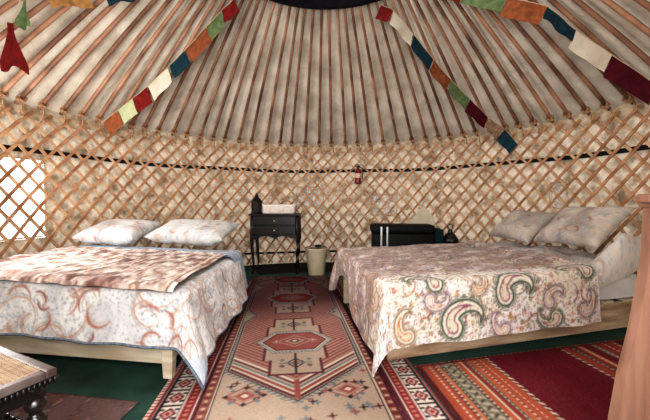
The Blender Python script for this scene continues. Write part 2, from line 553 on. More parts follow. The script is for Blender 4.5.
# ------------------------------------------------------------------ prayer flags
FC = {'red': ((134, 38, 36), (160, 60, 54)), 'maroon': ((92, 26, 38), (118, 38, 50)), 'green': ((120, 138, 96), (150, 164, 122)),
      'mint': ((170, 178, 140), (190, 194, 160)), 'orange': ((160, 96, 62), (186, 126, 86)), 'ochre': ((190, 142, 90), (206, 166, 116)), 'teal': ((36, 68, 78), (52, 92, 98)),
      'white': ((206, 196, 176), (222, 212, 196)), 'tan': ((170, 140, 112), (190, 160, 130))}
FM = {k: mat('flag_' + k, v[0], 0.9, 0.1, color2=tuple(int(q*.72) for q in v[0]) if k not in ('white','mint') else v[1], nscale=26, ramp=(.3,.75), bump=0.3, bscale=25, bdist=.01) for k, v in FC.items()}
# ------------------------------------------------------------------ draped cloth
def drape(name, O, ex, ey, cu, cv, bu, bv, top, r=0.035, res=0.008, wr=0.006, rip=0.02, seed=0, flare=0.10, paint=None, matl=None, parent=None,
          ufreq=9.0, cornerflare=0.25, pnorm=2.2, zmin=0.02, topf=None, flarevar=0.0, hemu=None):
    """O origin (3), ex, ey unit-ish 2D vectors; cloth (cu0,cu1)x(cv0,cv1); bed top (bu0,bu1)x(bv0,bv1)"""
    us = np.arange(cu[0], cu[1] + res, res); vs = np.arange(cv[0], cv[1] + res, res)
    U, V = np.meshgrid(us, vs)
    a = np.where(U > bu[1], U - bu[1], np.where(U < bu[0], bu[0] - U, 0)); sa = np.where(U > bu[1], 1, -1)
    if hemu is not None: a = np.where(U < bu[0], a * hemu(V), a)
    b = np.where(V > bv[1], V - bv[1], np.where(V < bv[0], bv[0] - V, 0)); sb = np.where(V > bv[1], 1, -1)
    Uc = np.clip(U, *bu); Vc = np.clip(V, *bv)
    s = (a**pnorm + b**pnorm) ** (1 / pnorm) + 1e-9
    h = np.hypot(a, b) + 1e-9
    da, db = a / h, b / h
    ang = np.arctan2(b, a)
    t = np.clip(s / r, 0, PI / 2)
    out = r * np.sin(t); dz = -r * (1 - np.cos(t))
    rest = np.maximum(0, s - r * PI / 2)
    w = Uc * 1.0 + Vc * 1.0 + ang * 0.12
    wave = 0.5 + 0.5 * np.sin(w * ufreq * (1 + .1 * fbm(w * 2, w * 0, seed + 2, 2)) + seed * 1.7) * np.cos(w * ufreq * 0.37 + seed)
    corner = np.sin(2 * ang) ** 2 * (h > 1e-6) * ((a > 0) & (b > 0))
    out = out + rest * (flare + cornerflare * corner + flarevar * fbm(w * 3, w, seed + 5, 2)) + rip * wave * np.clip(rest / 0.25, 0, 1.2)
    dz = dz - rest * 0.985
    x = Uc + out * da * sa; y = Vc + out * db * sb
    z = top + dz
    n = fbm(U * 12, V * 12, seed + 7, 4)
    z = z + wr * (1 + n) * np.where(s < r, 1, 0.3)
    if topf is not None:
        z = z + topf(U, V, s)
    z = np.maximum(z, zmin + 0.004 * (1 + n))
    X = O[0] + x * ex[0] + y * ey[0]; Y = O[1] + x * ex[1] + y * ey[1]
    C = paint.sample(U, V) if paint is not None else None
    me = grid_mesh(name, np.stack([X, Y, z], -1), C)
    return link(name, me, matl or M['cloth'], parent, True)

def slab(bm, O, ex, ey, u0, u1, v0, v1, z0, z1, bevel=0.0):
    box(bm, (u0, v0, z0), (u1, v1, z1), bevel, M=lambda u, v, z: (O[0] + u*ex[0] + v*ey[0], O[1] + u*ex[1] + v*ey[1], z))

def pillow(name, w, d, t, paint, off, seed, label, M4, group=None):
    """cushion with pinched corners; M4 maps local (x,y,z) to world"""
    n = 44
    g = np.linspace(-1, 1, n)
    A_, B_ = np.meshgrid(g, g)
    def edge(q): return 1 - 0.10 * (1 - q**2)      # sides draw in between the corners
    X = A_ * w / 2 * edge(B_); Y = B_ * d / 2 * edge(A_)
    prof = (np.clip(1 - A_**4, 0, 1) * np.clip(1 - B_**4, 0, 1)) ** 0.55
    wrk = fbm(A_ * 5, B_ * 5, seed, 3) * 0.012 * prof + 0.010 * np.abs(fbm(A_ * 9, B_ * 9, seed + 1, 2)) * prof
    me_list = []
    Pt = np.stack([X, Y, t * 0.58 * prof + wrk], -1); Pb = np.stack([X, Y, -t * 0.42 * prof], -1)[::-1]
    C = paint.sample(off[0] + X, off[1] + Y)
    m1 = grid_mesh('p', Pt, C); m2 = grid_mesh('p2', Pb, C[::-1])
    bm = bmesh.new(); bm.from_mesh(m1); bm.from_mesh(m2)
    bmesh.ops.remove_doubles(bm, verts=bm.verts, dist=1e-4)
    for v in bm.verts: v.co = M4 @ v.co
    o = obj(name, bm, M['cloth'], smooth=True)
    tag(o, label, 'pillow', group)
    return o

from mathutils import Matrix
def frame(loc, xdir, ydir):
    x = Vector(xdir).normalized(); z = x.cross(Vector(ydir)).normalized(); y = z.cross(x)
    m = Matrix((( x.x, y.x, z.x, loc[0]), (x.y, y.y, z.y, loc[1]), (x.z, y.z, z.z, loc[2]), (0, 0, 0, 1)))
    return m

# ------------------------------------------------------------------ LEFT BED
LO = (-0.80, -0.48); LX = (-0.990, 0.140); LY = (-0.02, 1.0)   # u runs to the left, v away from the viewer
LW, LL = 1.36, 1.48
bed = thing('wooden_bed', 'low pale wooden bed frame under the brown-throw bed at left', 'bed', (0, 0, 0))
bm = bmesh.new(); slab(bm, LO, LX, LY, 0.0, LW, 0.0, 0.035, 0.075, 0.205, 0.004); obj('foot_rail', bm, M['pale_wood'], bed)
for u0 in (0.0, LW - .035):
    bm = bmesh.new(); slab(bm, LO, LX, LY, u0, u0 + .035, 0.037, LL, 0.075, 0.205, 0.004); obj('side_rail', bm, M['pale_wood'], bed)
bm = bmesh.new(); slab(bm, LO, LX, LY, 0.0, LW, LL + .002, LL + .037, 0.075, 0.30, 0.004); obj('head_rail', bm, M['pale_wood'], bed)
bm = bmesh.new()
for k in range(7): slab(bm, LO, LX, LY, 0.04, LW - .04, 0.08 + k * .19, 0.17 + k * .19, 0.19, 0.204)
obj('slats', bm, M['pale_wood'], bed)
for (u0, v0) in ((-.035, -.02), (LW - .03, -.02), (-.035, LL - .05), (LW - .03, LL - .05)):
    bm = bmesh.new()
    slab(bm, LO, LX, LY, u0, u0 + .07, v0 - .012, v0 + .05, 0.010, 0.205, 0.006)
    for v in bm.verts:
        if v.co.z < 0.02:
            c = Vector((LO[0] + (u0+.04) * LX[0] + (v0+.02) * LY[0], LO[1] + (u0+.04) * LX[1] + (v0+.02) * LY[1], v.co.z))
            v.co = c.lerp(v.co, 0.7)
    obj('leg', bm, M['pale_wood'], bed)
mt = thing('mattress', 'mattress hidden under the leaf-print duvet on the left bed', 'mattress')
bm = bmesh.new(); slab(bm, LO, LX, LY, -0.02, LW - .0, 0.02, LL, 0.208, 0.435, 0.03); obj('cover', bm, M['mattress'], mt, True)

lp = leaf_print(-0.6, 2.0, -0.6, 2.0, 21, base=(222, 218, 216), dens=1.7, big=1.5)
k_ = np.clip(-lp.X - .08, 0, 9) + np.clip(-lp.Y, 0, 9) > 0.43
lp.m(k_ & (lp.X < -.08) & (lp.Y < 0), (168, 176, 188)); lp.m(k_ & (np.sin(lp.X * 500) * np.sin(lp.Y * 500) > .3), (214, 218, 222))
def ltop(U, V, s):
    return 0.028 * np.clip(U / 1.2, 0, 1) * (s < .3) + 0.012 * fbm(U * 4, V * 4, 31, 2) * (s < 0.02) * 0
dv = thing('duvet', 'white leaf-print duvet hanging over the front of the left bed', 'duvet')
drape('printed_cover', LO, LX, LY, (-0.43, LW + .08), (-0.275, 1.0), (-0.08, LW + .03), (-0.0, LL), 0.450, r=0.04, res=0.0065, wr=0.004, rip=0.035, seed=3,
      flare=0.20, paint=lp, parent=dv, ufreq=16, cornerflare=0.10, pnorm=2.0, topf=ltop, zmin=.03)
# hem cord along the lower front edge follows the cloth
cov = dv.children[0]
me = cov.data
nu = len(np.arange(-0.43, LW + .08 + .0065, .0065))
co = np.empty(len(me.vertices) * 3); me.vertices.foreach_get('co', co); co = co.reshape(-1, nu, 3)
bm = bmesh.new(); tube(bm, [tuple(p) for p in co[0, ::3]], 0.007, 6); 
tube(bm, [tuple(p) for p in co[::3, 0]], 0.005, 6)
obj('hem', bm, M['blue_piping'], dv, True)
# turned-back lining at the head, hanging lower on the right
Pl = Paint(-0.6, 2.0, -0.6, 2.0, 0.005, (138, 152, 170)); speckle(Pl, 9000, [(224, 226, 228), (164, 172, 184)], .003, .005, 5)
drape('lining_fold', LO, LX, LY, (-0.40, LW + .06), (0.86, 1.12), (-0.07, LW + .04), (0, LL), 0.475, r=0.045, res=0.012, wr=0.006, rip=0.02, seed=8, flare=.15,
      paint=Pl, parent=dv, topf=ltop)
# brown floral throw on top
def throw_paint():
    P = Paint(-0.3, 1.9, -0.3, 1.7, 0.004, (184, 160, 148))
    r = np.random.default_rng(4)
    F = fbm(P.X * 60, P.Y * 30, 61, 3) + .5 * fbm(P.X * 6, P.Y * 6, 62, 2)
    F = np.clip(F * .9, -1, 1)[..., None]; F = np.clip(F * 1.5, -1, 1); P.A = np.where(F > 0, P.A * (1 - F) + np.array((112, 76, 68)) * F, P.A * (1 + F) - np.array((226, 212, 202)) * F)
    for _ in range(1500):
        cx, cy = r.uniform(-.3, 1.9), r.uniform(-.3, 1.7); a0 = r.uniform(0, 6.28)
        P.arc(cx, cy, r.uniform(.012, .035), .0045, a0, a0 + r.uniform(1.5, 3), [(136, 80, 68), (222, 210, 200), (104, 62, 56), (170, 122, 104)][r.integers(4)])
    for _ in range(260):
        P.flower(r.uniform(-.3, 1.9), r.uniform(-.3, 1.7), r.uniform(.014, .03), [(146, 84, 70), (222, 210, 198), (118, 72, 64)][r.integers(3)])
    for e, c in ((0.0, (120, 60, 48)), (0.03, (214, 190, 168))):
        for x_ in (-.015, ):
            P.m((P.X - (x_ + e) < .014) & (P.X - (x_ + e) > 0), c)
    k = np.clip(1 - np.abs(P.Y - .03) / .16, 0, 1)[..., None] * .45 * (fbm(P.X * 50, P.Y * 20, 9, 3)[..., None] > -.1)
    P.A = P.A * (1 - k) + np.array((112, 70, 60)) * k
    P.blur(); return P
drape_t = drape('throw_blanket', LO, LX, LY, (-0.045, LW + .05), (-0.052, 0.92), (-.2, LW + .04), (-0.012, LL), 0.486, r=0.03, res=0.009, wr=0.007, rip=0.0, seed=12,
      flare=0.1, paint=throw_paint(), topf=lambda U, V, s: ltop(U, V, s) + 0.006 * np.maximum(0, np.sin(U * 23 + 2 * np.sin(V * 6))) + .004 * np.sin(V * 60) * (V < .05))
tag(drape_t, 'reddish brown floral throw laid flat across the left bed', 'throw')

def LP(u, v, z): return (LO[0] + u*LX[0] + v*LY[0], LO[1] + u*LX[1] + v*LY[1], z)
lp2 = leaf_print(-0.6, 2.0, -0.6, 2.0, 77, base=(206, 200, 194), dens=2.0, big=.8)
pillow('pillow', 0.60, 0.40, 0.17, lp2, (0.4, 0.3), 5, 'white leaf-print pillow at the left end of the left bed', frame(LP(1.10, 1.18, 0.640), (LX[0], LX[1], 0.0), (-0.05, 0.9, 0.26)) @ Matrix.Rotation(PI, 4, 'Y') @ Matrix.Rotation(PI, 4, 'Y'), 'pillows on the left bed')
pillow('pillow', 0.74, 0.40, 0.17, lp2, (1.2, 1.1), 9, 'white leaf-print pillow on the left bed, beside the black table', frame(LP(0.39, 1.28, 0.640), (LX[0], LX[1], 0.02), (-0.0, 0.9, 0.26)), 'pillows on the left bed')

# ------------------------------------------------------------------ RIGHT BED
RO = (0.35, -0.33); RX = (0.967, 0.255); RY = (-0.150, 0.989)
RL, RW = 1.97, 1.17      # u length from foot to head, v across
bed = thing('wooden_bed', 'low plank bed frame under the colourful paisley quilt at right', 'bed')
bm = bmesh.new(); slab(bm, RO, RX, RY, 0.0, RL, 0.0, 0.03, 0.018, 0.205, 0.004); obj('side_board', bm, M['plank'], bed)
bm = bmesh.new(); slab(bm, RO, RX, RY, 0.0, RL, RW - .03, RW, 0.018, 0.205, 0.004); obj('side_board', bm, M['plank'], bed)
bm = bmesh.new(); slab(bm, RO, RX, RY, 0.002, 0.03, 0.032, RW - .032, 0.13, 0.205, 0.004); obj('foot_rail', bm, M['pale_wood'], bed)
bm = bmesh.new(); slab(bm, RO, RX, RY, -0.03, 0.12, RW - .16, RW - .11, 0.018, 0.129, 0.004); slab(bm, RO, RX, RY, -0.03, 0.0, RW - .16, RW - .11, 0.128, 0.27, 0.0); slab(bm, RO, RX, RY, 0.034, 0.12, RW - .16, RW - .11, 0.128, 0.204, 0.0); obj('leg', bm, M['pale_wood'], bed)
bm = bmesh.new(); slab(bm, RO, RX, RY, RL - .03, RL - .002, 0.032, RW - .032, 0.018, 0.30, 0.004); obj('head_board', bm, M['plank'], bed)
for k in range(10):
    bm = bmesh.new(); slab(bm, RO, RX, RY, 0.10 + k * .19, 0.19 + k * .19, -0.008, RW, 0.207, 0.222, 0.002); obj('slat', bm, M['pale_wood'], bed)
mt = thing('mattress', 'white mattress on the right bed, its side bare near the wooden post', 'mattress')
bm = bmesh.new(); slab(bm, RO, RX, RY, 0.035, RL - .035, -0.01, RW - .02, 0.224, 0.40, 0.03); obj('cover', bm, M['mattress'], mt, True)
for z in (0.245, 0.375):
    bm = bmesh.new(); tube(bm, [(RO[0] + u*RX[0] - .0135*RY[0], RO[1] + u*RX[1] - .0135*RY[1], z) for u in np.linspace(.07, RL - .07, 12)], 0.005, 6); obj('piping', bm, M['mattress'], mt)

rp = leaf_print(-0.6, 2.4, -0.6, 2.0, 33, base=(204, 194, 186), dens=1.2)
def rtop(U, V, s):
    lump = 0.07 * np.clip((U - 1.45) / 0.3, 0, 1) * np.clip(1 - (U - 1.9) / .2, 0, 1) * (0.7 + .5 * fbm(U * 7, V * 7, 44, 2))
    bun = 0.24 * np.clip((U - 1.52) / .28, 0, 1) ** .7 * np.clip((0.10 - V) / .10, 0, 1) * (1 + .25 * fbm(U * 14, V * 14, 45, 2))
    return lump * (s < 0.30) * (1 - np.clip((0.10 - V) / .10, 0, 1)) + bun * np.clip(1 - s / .16, 0, 1)
du = drape('duvet', RO, RX, RY, (0.9, RL - .0), (-0.125, RW + .05), (-1, RL + .1), (-0.03, RW + .0), 0.415, r=0.05, res=0.011, wr=0.016, rip=0.02, seed=14, flare=.06, paint=rp,
      topf=rtop, flarevar=.0)
tag(du, 'crumpled grey leaf-print duvet bunched at the pillow end of the right bed', 'duvet')

def quilt_paint():
    x0, x1, y0, y1 = -0.5, 1.7, -0.7, 1.6
    P = Paint(x0, x1, y0, y1, 0.0035, (226, 221, 216)); P.sat = 1.12
    r = np.random.default_rng(9)
    F = fbm(P.X * 9, P.Y * 9, 71, 3)
    P.m(F > .25, (220, 212, 202)); P.m(F < -.3, (216, 210, 210))
    cols = [(166, 98, 78), (150, 72, 70), (184, 136, 98), (112, 116, 100), (122, 92, 112), (140, 128, 100), (96, 104, 104), (190, 160, 128)]
    speckle(P, 16000, cols, .0025, .005, 10, .85)
    for _ in range(1500):
        c = cols[r.integers(len(cols))]
        P.flower(r.uniform(x0, x1), r.uniform(y0, y1), r.uniform(.007, .017), tuple(int(v * .88) for v in c), (226, 190, 130))
    for _ in range(150):
        a0 = r.uniform(0, 6.28)
        P.arc(r.uniform(x0, x1), r.uniform(y0, y1), r.uniform(.04, .10), .004, a0, a0 + r.uniform(1.3, 3.4), cols[r.integers(len(cols))])
    G = ((78, 84, 76), (226, 220, 208), (112, 116, 100), (128, 70, 96), (206, 196, 180))
    Bc = ((120, 110, 112), (226, 220, 214), (138, 104, 124), (176, 132, 104), (216, 204, 196))
    Cc = ((140, 112, 92), (228, 220, 208), (112, 118, 106), (168, 96, 82), (210, 194, 170))
    # large paisleys placed on the hanging front and foot
    big = [(0.80, -0.13, .27, 0.05, 1, G), (0.43, -0.27, .27, 0.1, 1, G), (0.19, -.03, .22, 3.0, -1, G), (1.30, -0.03, .22, 2.9, -1, G),
           (0.06, -.28, .18, 1.4, 1, Cc), (0.27, -.17, .15, .3, -1, Bc), (1.08, -.20, .16, .4, 1, Bc), (0.66, -.33, .15, 2.0, 1, Bc), (1.02, -.33, .18, 2.7, 1, G),
           (0.55, -.09, .14, 1.2, -1, Cc), (1.34, -.27, .17, 1.0, -1, Bc)]
    for cx, cy, s_, a, f, c in big:
        P.paisley(cx, cy, s_, a, f, c)
    speckle(P, 9000, [tuple(int(v * .85) for v in c) for c in cols], .002, .0045, 12, .9)
    for _ in range(46):
        P.paisley(r.uniform(x0, x1), r.uniform(0.1, y1), r.uniform(.12, .22), r.uniform(0, 6.28), r.choice([-1, 1]), [G, Bc, Cc][r.integers(3)])
    for _ in range(8):
        P.paisley(r.uniform(x0, -.06), r.uniform(-.1, y1), r.uniform(.12, .2), r.uniform(0, 6.28), 1, [G, Bc, Cc][r.integers(3)])
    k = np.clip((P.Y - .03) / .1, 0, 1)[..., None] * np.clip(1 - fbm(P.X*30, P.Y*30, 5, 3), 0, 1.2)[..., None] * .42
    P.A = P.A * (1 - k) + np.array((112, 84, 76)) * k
    P.blur(); return P
ql = drape('paisley_quilt', RO, RX, RY, (-0.43, 1.44), (-0.395, RW + .24), (-0.01, 3), (-0.045, RW + .06), 0.462, r=0.045, res=0.0065, wr=0.008, rip=0.03, seed=23, flare=.07,
      paint=quilt_paint(), ufreq=11, cornerflare=0.20, pnorm=3.0, topf=lambda U, V, s: (0.035 * np.clip((U - 1.25) / .25, 0, 1) * (s < .25)), zmin=.026, hemu=lambda V: 1 - .52 * np.exp(-((V - .82) / .30) ** 4) )
tag(ql, 'cream quilt with large multicoloured paisleys draped over the right bed', 'quilt')

def RP(u, v, z): return (RO[0] + u*RX[0] + v*RY[0], RO[1] + u*RX[1] + v*RY[1], z)
rp2 = leaf_print(-0.6, 2.0, -0.6, 2.0, 55, base=(192, 176, 160), dens=2.2, big=.8)
pillow('pillow', 0.58, 0.44, 0.15, rp2, (0.4, 0.3), 15, 'tan leaf-print pillow on the right bed, the one nearer the wooden post', frame(RP(1.80, 0.335, 0.71), (-RY[0], -RY[1], 0.04), (RX[0], RX[1], 0.85)), 'pillows on the right bed')
pillow('pillow', 0.53, 0.40, 0.14, rp2, (1.2, 1.1), 19, 'tan leaf-print pillow on the right bed, the one farther from the post', frame(RP(1.75, 0.90, 0.67), (-RY[0], -RY[1], -.03), (RX[0], RX[1], 0.85)), 'pillows on the right bed')

# ------------------------------------------------------------------ rugs
def rug(name, paint, O, ex, ey, u0, u1, v0, v1, z0, th, label, res, wav=0.0, seed=0, fr=None):
    us = np.arange(u0, u1 + 1e-6, res); vs = np.arange(v0, v1 + 1e-6, res)
    U, V = np.meshgrid(us, vs)
    z = z0 + th + wav * (1 + fbm(U * 5, V * 5, seed, 3)) * 0.5
    e = np.minimum(np.minimum(U - u0, u1 - U), np.minimum(V - v0, v1 - V))
    z = np.where(e < res * 0.5, z0, z)
    X = O[0] + U*ex[0] + V*ey[0]; Y = O[1] + U*ex[1] + V*ey[1]
    o = link(name, grid_mesh(name, np.stack([X, Y, z], -1), paint.sample(U, V)), M['rugmat'], None, True)
    tag(o, label, 'rug', None)
    return o

def wear(P, seed, k=14):
    F = fbm(P.X * 5, P.Y * 5, seed, 4)[..., None]; G = np.random.default_rng(seed).normal(0, 1, P.X.shape)[..., None]
    P.A = np.clip(P.A + F * k + G * 5, 0, 255)

def zig(x, p): return np.abs((x / p) % 1 - 0.5) * 2      # 0..1 triangle

# main runner -----------------------------------------------------
RD = (-0.117, 0.993); RE = (0.993, 0.117)
RUG_O = (-0.074, -1.10)      # near end centre ; depth = y+2.1
def runner_paint():
    L = 2.98; W = 0.44
    P = Paint(-W, W, 0, L, 0.003, (186, 156, 132))
    X, Y = P.X, P.Y; ax = np.abs(X)
    beige, red, mar, blu, pnk, dk, cream = (172, 150, 132), (150, 84, 76), (102, 54, 58), (112, 120, 122), (166, 124, 112), (66, 54, 58), (206, 190, 170)
    P.m(ax > -1, beige)
    # scattered small motifs in the field
    r = np.random.default_rng(2)
    for _ in range(420):
        cx, cy = r.uniform(-.36, .36), r.uniform(0, L)
        c = [dk, blu, red, mar][r.integers(4)]
        k = (np.abs(X - cx) + np.abs(Y - cy) < .013) | ((np.abs(X - cx) < .003) & (np.abs(Y - cy) < .022)) | ((np.abs(Y - cy) < .003) & (np.abs(X - cx) < .022))
        P.m(k, c)
    # long central figure with V ends
    v0, v1 = 0.42, 2.82
    dV = np.minimum((Y - v0), (v1 - Y)) - ax * 0.80      # distance above V tips
    dS = (0.345 - ax)
    # waist notches between medallions
    cs = [1.02, 1.93, 2.62]
    mids = [1.50, 2.30]
    for mm in mids:
        dS = np.minimum(dS, 0.345 - 0.075 * np.clip(1 - np.abs(Y - mm) / .14, 0, 1) - ax + 0)
    d = np.minimum(dV * 0.8, dS)
    P.m(d > -.035, blu); P.m((d > -.035) & (d < -.012) & (zig(Y + ax * 0.4, .028) > .5), beige)
    P.m(d > -.012, dk); P.m(d > -.004, cream)
    # herringbone inside
    hb = (Y * np.where(Y < 1.02, -1, np.where((Y - 1.47) * (Y - 1.02) < 0, 1, np.where(Y < 1.93, -1, 1))) + ax * 0.8)
    s = (hb / 0.034) % 1
    inside = d > 0.0
    P.m(inside, pnk)
    P.m(inside & (s < .5), (142, 80, 74))
    P.m(inside & (s > .90), (188, 156, 138))
    for k_, c in ((0.0, mar), (0.018, cream), (0.030, red), (0.05, cream), (0.06, blu), (0.074, beige), (0.088, mar), (0.102, cream)):
        P.m((dV * 0.8 > k_) & (dV * .8 < .12) & inside, c)
    # pole at the V tip
    P.m((ax < .014) & (Y > v0) & (Y < v0 + .16), red)
    # panels with medallions
    for c in cs:
        dy = np.abs(Y - c)
        hp = 0.38 if c != cs[2] else .24
        step = 0.172 - 0.04 * (dy > hp * .62) 
        P.m((ax < step + .016) & (dy < hp + .016), mar)
        P.m((ax < step) & (dy < hp), beige)
        # small floral above / below
        for sg in (-1, 1):
            cy = c + sg * hp * .72
            q = np.abs(X) + np.abs(Y - cy)
            P.m((q < .055) & (q > .043), dk); P.m(q < .03, red); P.m(q < .014, cream)
            P.m((np.abs(Y - cy) < .006) & (ax < .09), blu); P.m((ax < .006) & (np.abs(Y - cy) < .11), dk)
            for sx in (-.075, .075):
                q2 = np.abs(X - sx) + np.abs(Y - cy - .03 * sg); P.m(q2 < .016, dk); P.m(q2 < .008, pnk)
                q2 = np.abs(X - sx) + np.abs(Y - cy + .035 * sg); P.m(q2 < .016, blu)
        # hexagon lozenge
        hexd = np.minimum(0.132 - dy, (0.215 - ax - dy * .72) * .8)
        P.m(hexd > -.022, dk); P.m((hexd > -.02), blu); P.m((hexd > -.02) & (hexd < -.004) & (zig(X + Y, .022) > .55), cream)
        P.m(hexd > 0, cream); P.m(hexd > .008, mar); P.m(hexd > .018, red)
        q = ax * .7 + dy
        P.m((q < .085) & (hexd > 0), pnk); P.m((q < .07) & (hexd > 0), red); P.m(q < .045, beige); P.m(q < .03, mar); P.m(q < .014, cream)
        for sx in (-.115, .115):
            q3 = np.abs(X - sx) + np.abs(Y - c); P.m(q3 < .032, pnk); P.m(q3 < .02, red); P.m(q3 < .01, cream)
        if c != cs[0]:
            P.m((hexd > 0.018) & (q > .085), (150, 56, 50))
    # corner florals at the near end
    for sx in (-.24, .24):
        for cy in (0.47, 0.12):
            q = np.abs(X - sx) * .7 + np.abs(Y - cy)
            P.m((q < .075) & (q > .066), red); P.m((q < .05), pnk); P.m(q < .034, red); P.m(q < .015, cream)
            for a in range(8):
                x_, y_ = sx + .085 * math.cos(a * PI/4), cy + .062 * math.sin(a * PI/4)
                P.m(np.abs(X - x_) + np.abs(Y - y_) < .014, [dk, blu][a % 2])
    # borders
    P.m(ax > .372, (120, 66, 62))
    P.m((ax > .372) & (ax < .378), dk); P.m((ax > .378) & (ax < .386), cream)
    P.m((ax > .390) & (ax < .424) & (zig(Y, .05) + (ax - .407) * 0 > .45), (150, 92, 80))
    P.m((ax > .398) & (ax < .416) & (zig(Y, .05) > .72), (190, 160, 130))
    P.m((ax > .426) & (ax < .431), (190, 160, 136)); P.m(ax > .431, (84, 40, 46))
    P.m((Y > L - .07), (92, 44, 48)); P.m((Y > L - .09) & (Y < L - .075), cream)
    # colours turn darker and rosier towards the far end
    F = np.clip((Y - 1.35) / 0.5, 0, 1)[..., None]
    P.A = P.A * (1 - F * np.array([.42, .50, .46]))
    P.blur(); wear(P, 3); return P
rug('runner_rug', runner_paint(), RUG_O, RE, RD, -0.43, 0.43, 0.0, 2.78, 0.014, 0.005, 'long beige and red runner with hexagonal medallions between the two beds', 0.0055, wav=.006, seed=2)

def under_paint():
    P = Paint(-.80, .80, 0, 3.2, 0.004, (92, 40, 48))
    X, Y = P.X, P.Y
    W = 0.675
    e = W - np.abs(X)
    red, cream, dk, mar = (152, 50, 46), (214, 200, 184), (52, 40, 48), (104, 34, 46)
    P.m(e < .052, red); P.m((e < .04) & (zig(Y, .022) > .45), cream); P.m((e < .014), (176, 120, 96)); P.m((e > .040) & (e < .05), mar)
    P.m((e > .052) & (e < .058), cream); P.m((e > .058) & (e < .066), dk)
    k = (e > .066) & (e < .158)
    P.m(k, cream)
    ph = (Y / .115) % 1
    P.m(k & (np.abs(e - .112) > .040), dk)
    P.m(k & (ph < .10), dk)
    q = np.abs(e - .112) / .036 + np.abs(ph - .55) / .36
    P.m(k & (q < 1), mar); P.m(k & (q < .62), cream); P.m(k & (q < .4), red)
    P.m(k & (np.abs(e - .112) > .022) & (np.abs(ph - .3) < .06), dk); P.m(k & (np.abs(e - .112) > .022) & (np.abs(ph - .8) < .06), dk)
    P.m((e > .158) & (e < .166), cream); P.m((e > .166) & (e < .21), (136, 44, 48)); P.m((e > .178) & (e < .196) & (zig(Y, .03) > .5), (184, 120, 100)); P.m((e > .21) & (e < .216), cream)
    q = zig(X + Y, .08) + zig(X - Y, .08); P.m((e > .24) & (q > 1.5), (130, 70, 66)); P.m((e > .24) & (q < .4), (60, 34, 48))
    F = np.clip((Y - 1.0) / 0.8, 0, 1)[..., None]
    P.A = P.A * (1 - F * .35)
    P.blur(); wear(P, 5); return P
rug('border_rug', under_paint(), (-0.05, -1.22), RE, RD, -0.66, 0.635, 0.0, 2.80, 0.001, 0.007, 'dark red rug with cream patterned border lying under the long runner', 0.006, wav=.002)

def kilim_paint():
    P = Paint(0, 1.75, -1.6, 0.05, 0.004, (170, 70, 48)); P.sat = 0.76
    X, Y = P.X, P.Y
    cream = (208, 186, 160)
    B = [(0, .03, (92, 34, 36)), (.03, .10, (176, 74, 48)), (.10, .115, (90, 40, 40)), (.115, .135, (196, 110, 72)), (.135, .15, (70, 60, 56)), (.15, .22, (132, 122, 100)),
         (.22, .235, (70, 56, 52)), (.235, .262, (190, 88, 54)), (.262, .275, cream), (.275, .30, (150, 50, 42)), (.30, .315, (96, 92, 80)), (.315, .345, (192, 92, 58)), (.345, .36, (120, 44, 40)), (.36, .43, (184, 78, 50)),
         (.43, .45, (78, 30, 34)), (.45, .96, (122, 30, 44)), (.96, .98, (78, 28, 32)), (.98, 1.04, (166, 64, 48)), (1.04, 1.06, (80, 70, 62)), (1.06, 1.1, (150, 52, 44)),
         (1.1, 1.13, (196, 120, 84)), (1.13, 1.2, (120, 30, 38)), (1.2, 1.24, (110, 96, 80)), (1.24, 1.36, (150, 44, 42)), (1.36, 1.4, (140, 72, 52)), (1.4, 1.76, (80, 24, 32))]  # last crimson band darkened to paint in the shade beside the post
    for a, b, c in B: P.m((X >= a) & (X < b), c)
    P.m((X > .158) & (X < .212) & (zig(X * .6 + Y, .045) > .55), (176, 164, 138)); P.m((X > .168) & (X < .202) & (zig(Y - X * .6, .05) < .3), (84, 70, 66))
    for xx in (.108, .142, .228, .268, .306, .352, .072, .39, 1.05, 1.11, 1.22, 1.30, 1.38):
        P.m((np.abs(X - xx) < .005) & (zig(Y, .026) > .5), cream)
    for xx in (.44, .97): P.m((np.abs(X - xx) < .009) & (zig(Y + X, .034) > .5), (222, 204, 178))
    P.m((Y > -.012) & (zig(X, .03) > .5), (214, 190, 160))
    P.m((Y > -.03) & (Y < -.014), (120, 40, 38))
    P.blur(); wear(P, 8); return P
KX = (0.974, 0.225); KY = (-0.11, 0.994)
rug('kilim_rug', kilim_paint(), (0.497, -0.352), KX, KY, 0.0, 1.6, -1.12, 0.0, 0.001, 0.005, 'orange and crimson striped kilim lying beside the right bed', 0.0065, wav=.002)

def brown_paint():
    P = Paint(-0.2, 1.3, -1.2, 0.1, 0.004, (108, 82, 78))
    r = np.random.default_rng(6)
    for _ in range(700):
        a0 = r.uniform(0, 6.28)
        P.arc(r.uniform(-.2, 1.3), r.uniform(-1.2, .1), r.uniform(.01, .03), .004, a0, a0 + 2.4, [(96, 56, 56), (160, 132, 118), (146, 76, 66), (78, 66, 68)][r.integers(4)])
    P.m(P.Y > -.015, (86, 60, 54)); P.blur(); wear(P, 4); return P
rug('small_brown_rug', brown_paint(), (-1.45, -0.575), (0.988, -0.15), (0.10, 0.995), 0.0, 0.62, -0.85, 0.0, 0.001, 0.005, 'greyish brown patterned rug beside the cane stool', 0.008)

# ------------------------------------------------------------------ side table with lantern and basket
TX0, TX1, TY0, TY1 = -0.925, -0.330, 1.86, 2.22
t = thing('side_table', 'black wooden side table with two drawers against the lattice', 'table', (0, 0, 0))
bm = bmesh.new(); box(bm, (TX0 - .02, TY0 - .02, .725), (TX1 + .02, TY1, .748), .006); obj('table_top', bm, M['black_wood'], t)
